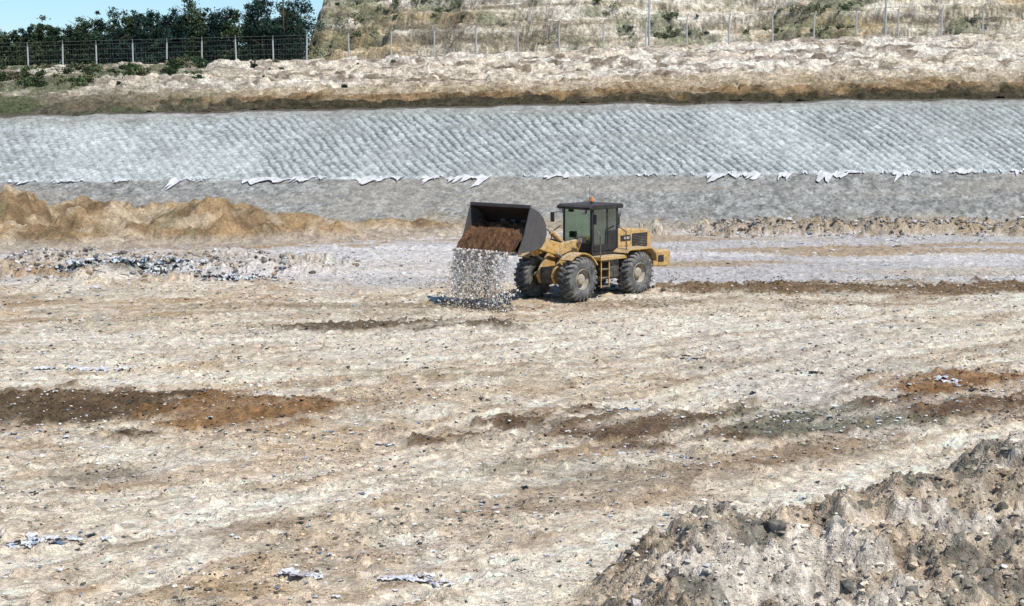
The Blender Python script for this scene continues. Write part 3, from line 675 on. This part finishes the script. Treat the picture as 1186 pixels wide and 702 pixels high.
for s in (-1,1):
    box('cab_lower_side_%d'%s,cx0+.05,cx0+.62,s*cy-.025,s*cy+.025,1.71,2.45,M_blk,.01,parent=cab)
    box('cab_door_sill_%d'%s,cx0+.625,cx1-.11,s*cy-.025,s*cy+.025,1.71,1.95,M_blk,.01,parent=cab)
    box('post_front_%d'%s,cx1-.10,cx1,s*(cy-.05)-.05,s*(cy-.05)+.05,1.7,cz1-.12,M_blk,.015,parent=cab)
    box('post_mid_%d'%s,cx0+.62,cx0+.74,s*(cy-.04)-.04,s*(cy-.04)+.04,1.96,cz1-.12,M_blk,.015,parent=cab)
    box('post_rear_%d'%s,cx0,cx0+.16,s*(cy-.06)-.06,s*(cy-.06)+.06,1.7,cz1-.12,M_blk,.015,parent=cab)
    box('side_glass_%d'%s,cx0+.745,cx1-.105,s*cy-.012,s*cy,1.955,cz1-.125,M_glass,0,parent=cab)
    box('rear_side_glass_%d'%s,cx0+.165,cx0+.615,s*cy-.012,s*cy,2.455,cz1-.125,M_glass,0,parent=cab)
box('windshield',cx1-.02,cx1-.008,-.61,.61,2.03,cz1-.125,M_glass,0,parent=cab)
box('rear_wall',cx0-.01,cx0+.05,-.6,.6,1.7,2.3,M_blk,.01,parent=cab); box('rear_glass',cx0+.02,cx0+.03,-.6,.6,2.31,cz1-.125,M_glass,0,parent=cab)
prism('roof',[(cx0-.18,cz1-.12),(cx1+.22,cz1-.12),(cx1+.26,cz1-.02),(cx1+.1,cz1+.06),(cx0-.1,cz1+.06),(cx0-.2,cz1)],-.82,.82,M_blk,.03,parent=cab)
for y in (-.55,.55):
    box('work_lamp_%d'%(y*10),cx1+.2,cx1+.32,y-.1,y+.1,cz1-.26,cz1-.1,M_blk,.02,parent=cab); box('work_lamp_lens_%d'%(y*10),cx1+.322,cx1+.33,y-.08,y+.08,cz1-.24,cz1-.12,M_chr,0,parent=cab)
tube('beacon_base',(-1.75,.25,cz1+.06),(-1.75,.25,cz1+.16),.06,M_blk,parent=cab); tube('beacon',(-1.75,.25,cz1+.16),(-1.75,.25,cz1+.32),.07,M_org,.05,parent=cab)
tube('antenna',(-2.5,-.5,cz1),(-2.52,-.5,cz1+.6),.008,M_blk,k=6,parent=cab)
for s in (-1,1):
    tube('mirror_arm_%d'%s,(cx1+.05,s*.75,3.15),(cx1+.22,s*1.02,3.1),.015,M_blk,k=6,parent=cab); box('mirror_%d'%s,cx1+.2,cx1+.25,s*1.04-.09,s*1.04+.09,2.75,3.12,M_blk,.02,parent=cab)
prism('seat',[(-2.45,2.05),(-1.9,2.05),(-1.88,2.18),(-2.3,2.2),(-2.42,2.9),(-2.54,2.9)],-.25,.25,M_blk,.03,parent=cab); box('seat_base',-2.35,-2.0,-.2,.2,1.7,2.05,M_dk,.02,parent=cab)
tube('steering_column',(-1.45,0,1.75),(-1.62,0,2.38),.04,M_blk,parent=cab)
V=[];n=24;m_=8
for i in range(n):
    a=2*math.pi*i/n
    for j in range(m_):
        b_=2*math.pi*j/m_; r=.19+.016*math.cos(b_); p=Vector((r*math.cos(a),r*math.sin(a),.016*math.sin(b_))); p.rotate(Euler((0,-.35,0))); V.append((p.x-1.64,p.y,p.z+2.42))
F=[(i*m_+j,((i+1)%n)*m_+j,((i+1)%n)*m_+(j+1)%m_,i*m_+(j+1)%m_) for i in range(n) for j in range(m_)]
addm('steering_wheel',V,F,M_blk,parent=cab,smooth=True)
prism('engine_hood',[(-2.82,1.36),(-2.82,2.42),(-3.1,2.47),(-4.55,2.38),(-4.85,2.22),(-4.95,1.4)],-.62,.62,M_yel,.05)
for s in (-1,1):
    box('hood_louvre_panel_%d'%s,-4.62,-3.7,s*.63-.008,s*.63+.008,1.72,2.24,M_blk,.004)
    for i in range(7): box('louvre_%d_%d'%(s,i),-4.58,-3.74,s*.648-.012,s*.648+.012,1.77+i*.062,1.79+i*.062,M_dk,.003)
    box('side_decal_%d'%s,-3.6,-3.0,s*.625-.006,s*.625+.006,1.98,2.2,M_blk,.002); box('side_stripe_%d'%s,-3.52,-3.2,s*.634-.004,s*.634+.004,2.05,2.14,M_wht,.002)
    box('access_door_%d'%s,-3.62,-2.9,s*.625-.008,s*.625+.008,1.45,1.9,M_yel,.006); box('door_latch_%d'%s,-3.3,-3.2,s*.64-.01,s*.64+.01,1.64,1.70,M_blk,.003)
    prism('rear_fender_%d'%s,[(-2.45,1.62),(-2.62,1.76),(-3.95,1.76),(-4.25,1.55),(-4.32,1.2),(-4.26,1.2),(-4.2,1.5),(-3.92,1.70),(-2.62,1.70),(-2.49,1.60)],min(s*.66,s*1.40),max(s*.66,s*1.40),M_yel,.01)
    prism('side_platform_%d'%s,[(-2.55,1.42),(-1.05,1.42),(-1.05,1.55),(-2.55,1.55)],min(s*.74,s*1.30),max(s*.74,s*1.30),M_yel,.015)
    box('side_tank_%d'%s,-2.35,-1.75,min(s*.52,s*1.1),max(s*.52,s*1.1),.72,1.415,M_dk,.04)
    for i,z in enumerate((.42,.74,1.06,1.36)): box('step_%d_%d'%(s,i),-1.62,-1.2,s*1.12-.12,s*1.12+.12,z,z+.035,M_dk,.004)
    for x in (-1.64,-1.18): box('step_rail_%d_%d'%(s,x*100),x-.02,x+.02,s*1.2-.02,s*1.2+.02,.40,1.42,M_yel,.004)
    for pts in ([(-1.12,s*1.22,1.5),(-1.12,s*1.20,2.35),(-1.25,s*.86,2.6)],[(-2.6,s*1.25,1.72),(-2.6,s*1.22,2.4),(-2.6,s*.82,2.6)]):
        for i in range(len(pts)-1): tube('handrail_%d_%d_%d'%(s,pts[0][0]*100,i),pts[i],pts[i+1],.022,M_dk,k=8)
    arcp=[];arci=[]
    for i in range(9):
        a=math.radians(50+i*12.5); arcp.append((1.0*math.cos(a),R+.98*math.sin(a))); arci.append((.95*math.cos(a),R+.93*math.sin(a)))
    prism('front_fender_%d'%s,arcp+arci[::-1],min(s*.78,s*1.32),max(s*.78,s*1.32),M_yel,.005)
    tube('headlamp_stalk_%d'%s,(-.35,s*.7,1.65),(-.35,s*.95,2.15),.03,M_yel,k=8); box('headlamp_%d'%s,-.42,-.22,s*1.0-.13,s*1.0+.13,2.1,2.34,M_blk,.03); box('headlamp_lens_%d'%s,-.218,-.205,s*1.0-.1,s*1.0+.1,2.13,2.31,M_chr,.01)
prism('counterweight',[(-4.3,.98),(-5.2,.92),(-5.38,1.05),(-5.38,1.5),(-5.2,1.58),(-4.35,1.55)],-1.18,1.18,M_yel,.05)
box('grille',-4.965,-4.94,-.5,.5,1.6,2.1,M_blk,.004)
for y in (-.95,.95): box('tail_lamp_%d'%(y*10),-5.40,-5.385,y-.1,y+.1,1.2,1.35,M_red,.003)
box('counterweight_stripe',-4.95,-4.6,1.182,1.19,1.12,1.38,M_blk,.002)
tube('exhaust_stack',(-3.35,.22,2.4),(-3.35,.22,2.85),.065,M_blk); tube('exhaust_tip',(-3.35,.22,2.85),(-3.45,.22,2.98),.05,M_blk); tube('air_intake',(-3.2,-.28,2.4),(-3.2,-.28,2.7),.06,M_blk); tube('precleaner',(-3.2,-.28,2.7),(-3.2,-.28,2.88),.12,M_blk)

# ------------------------------------------------------------ driver
D=bpy.data.objects.new('driver',None); link(D); D.location=L.location; D.rotation_euler=L.rotation_euler
def skin(name,verts,edges,rad,mat,sub=2):
    me=bpy.data.meshes.new(name); me.from_pydata(verts,edges,[]); me.materials.append(mat); o=link(bpy.data.objects.new(name,me),D)
    md=o.modifiers.new('s','SKIN'); md.use_smooth_shade=True
    for i,r in enumerate(rad): me.skin_vertices[0].data[i].radius=(r if isinstance(r,tuple) else (r,r)); me.skin_vertices[0].data[i].use_root=(i==0)
    m2=o.modifiers.new('d','SUBSURF'); m2.levels=sub; m2.render_levels=sub; return o
x0=-2.18
skin('torso_arms',[(x0,0,2.27),(x0-.03,0,2.45),(x0-.04,0,2.66),(x0-.03,0,2.78),(x0-.02,0,2.86),
 (x0-.02,.17,2.74),(x0+.08,.26,2.52),(x0+.36,.17,2.48),(x0-.02,-.17,2.74),(x0+.08,-.26,2.52),(x0+.36,-.17,2.48)],
 [(0,1),(1,2),(2,3),(3,4),(3,5),(5,6),(6,7),(3,8),(8,9),(9,10)],[(.15,.15),(.13,.14),(.14,.16),(.10,.12),.055,.075,.055,.038,.075,.055,.038],M_shirt)
skin('legs',[(x0,0,2.27),(x0+.05,.10,2.25),(x0+.46,.14,2.27),(x0+.58,.14,1.84),(x0+.70,.14,1.80),(x0+.05,-.10,2.25),(x0+.46,-.14,2.27),(x0+.58,-.14,1.84),(x0+.70,-.14,1.80)],
 [(0,1),(1,2),(2,3),(3,4),(0,5),(5,6),(6,7),(7,8)],[.13,.10,.07,.045,.04,.10,.07,.045,.04],M_pants)
skin('head',[(x0-.02,0,2.82),(x0,0,2.90),(x0+.01,0,2.97),(x0+.005,0,3.06)],[(0,1),(1,2),(2,3)],[.05,.07,(.085,.10),(.075,.09)],M_skin)
skin('nose',[(x0+.09,0,2.985),(x0+.115,0,2.965)],[(0,1)],[.012,.014],M_skin,1)
for s in (-1,1):
    skin('ear_%d'%s,[(x0,s*.088,2.99),(x0-.005,s*.095,2.95)],[(0,1)],[.016,.012],M_skin,1); skin('eye_%d'%s,[(x0+.088,s*.03,2.995),(x0+.090,s*.034,2.995)],[(0,1)],[.008,.008],M_pants,1)
    hx,hy,hz=x0+.38,s*.165,2.475
    skin('palm_%d'%s,[(hx-.03,hy,hz),(hx+.05,hy,hz)],[(0,1)],[(.028,.02),(.038,.018)],M_skin,1)
    for f in range(4):
        o=(f-1.5)*.02; skin('finger_%d_%d'%(s,f),[(hx+.05,hy+o,hz),(hx+.09,hy+o,hz-.01),(hx+.10,hy+o,hz-.035-.004*(f%2))],[(0,1),(1,2)],[.009,.009,.007],M_skin,1)
    skin('thumb_%d'%s,[(hx,hy-s*.03,hz),(hx+.035,hy-s*.055,hz),(hx+.06,hy-s*.055,hz-.02)],[(0,1),(1,2)],[.011,.01,.008],M_skin,1)
skin('mouth',[(x0+.09,-.02,2.925),(x0+.092,.02,2.925)],[(0,1)],[.005,.005],M_pants,1)
skin('cap',[(x0-.02,0,3.03),(x0-.01,0,3.10)],[(0,1)],[(.095,.105),(.075,.085)],M_org,2)
prism('cap_peak',[(x0+.05,3.03),(x0+.19,3.01),(x0+.19,3.025),(x0+.05,3.06)],-.07,.07,M_org,.005,parent=D)

# ------------------------------------------------------------ falling soil
ML=Matrix.Translation(L.location)@Euler(L.rotation_euler).to_matrix().to_4x4()
def tow(P): 
    A=np.array(ML); return P@A[:3,:3].T+A[:3,3]
cols_=np.concatenate([rng.uniform(-1.42,.45,70),rng.uniform(.3,1.25,20)]); P=[];S=[];CL=[]
for c in cols_:
    top=2.05; bot=rng.choice([0,.0,0.,.4,1.0]); k=rng.integers(80,280)
    z=bot+(top-bot)*rng.uniform(0,1,k)**.8; spread=.02+.08*(top-z); dr=rng.normal(0,.08)
    P.append(np.stack([3.84+rng.normal(0,1,k)*spread*1.5+.10*(top-z),c+dr*(top-z)+rng.normal(0,1,k)*spread,z],-1)); S.append(.004+.034*rng.uniform(0,1,k)**12+.006*rng.uniform(0,1,k))
    base=np.array(random.choice([(.80,.77,.71),(.80,.77,.71),(.78,.74,.67),(.68,.60,.50),(.68,.60,.50),(.20,.15,.10)])); CL.append(base*rng.uniform(.75,1.05,(k,1)))
P=np.concatenate(P);S=np.concatenate(S);C=np.clip(np.concatenate(CL),0,.82)
stones('falling_soil',tow(P),S,C,M_stone,1.6)
LV=[];LF=[];LC=[];on=0
for i in range(100):
    y=random.uniform(-1.45,1.0); z=random.uniform(.4,2.0); ln=random.uniform(.1,.5); n=6
    t=np.linspace(0,1,n); xx=3.9+np.cumsum(rng.normal(0,.02,n)); yy=y+np.cumsum(rng.normal(0,.03,n)); zz=z-t*ln; w=random.uniform(.008,.022)
    V=tow(np.concatenate([np.stack([xx,yy-w,zz],-1),np.stack([xx+.02,yy+w,zz],-1)])); LF.append(gridf(2,n)+on); on+=2*n; LV.append(V)
    LC.append(np.tile(np.array(random.choice([(.72,.72,.69),(.72,.71,.67),(.12,.09,.07),(.5,.47,.43)])),(2*n,1)))
mk('falling_rubbish',np.concatenate(LV),np.concatenate(LF),M_litter,np.concatenate(LC))
n=2600; P=np.stack([3.9+rng.normal(0,.35,n),rng.uniform(-1.8,1.2,n),np.zeros(n)],-1); Pw=tow(P); hgt=.16*np.exp(-((P[:,0]-3.9)/.35)**2)
Pw[:,2]=gh(Pw[:,0],Pw[:,1])+hgt*rng.uniform(0,1,n)
stones('dumped_soil',Pw,rng.uniform(.012,.045,n),np.array((.34,.28,.21))*rng.uniform(.4,1.7,(n,1)),M_stone)

# ------------------------------------------------------------ light, sky, camera
w=bpy.data.worlds.new('World'); sc.world=w; w.use_nodes=True; nt=w.node_tree
sky=nt.nodes.new('ShaderNodeTexSky'); sky.sky_type='NISHITA'; sky.sun_disc=False
sd=Vector((.62,-.68,1.25)).normalized()
sky.sun_elevation=math.asin(sd.z); sky.sun_rotation=math.atan2(sd.x,sd.y); sky.air_density=1.0; sky.dust_density=.2; sky.ozone_density=3.0
mx=nt.nodes.new('ShaderNodeMix'); mx.data_type='RGBA'; mx.blend_type='MULTIPLY'; mx.inputs['Factor'].default_value=1; mx.inputs['B'].default_value=(.64,.80,.97,1)
nt.links.new(sky.outputs[0],mx.inputs['A'])
nt.links.new(mx.outputs['Result'],nt.nodes['Background'].inputs[0]); nt.nodes['Background'].inputs[1].default_value=.145
sl=bpy.data.lights.new('sun','SUN'); sl.energy=4.9; sl.angle=math.radians(.8); sl.color=(1,.96,.89)
so=link(bpy.data.objects.new('sun',sl)); so.rotation_euler=(-sd).to_track_quat('-Z','Y').to_euler(); so.location=(30,-20,60)
cam=bpy.data.cameras.new('camera'); cam.sensor_width=36; cam.lens=57.1; cam.clip_end=3000; cam.clip_start=.5
co=link(bpy.data.objects.new('camera',cam)); co.location=(0,0,7.2); co.rotation_euler=(math.radians(83),0,0); sc.camera=co
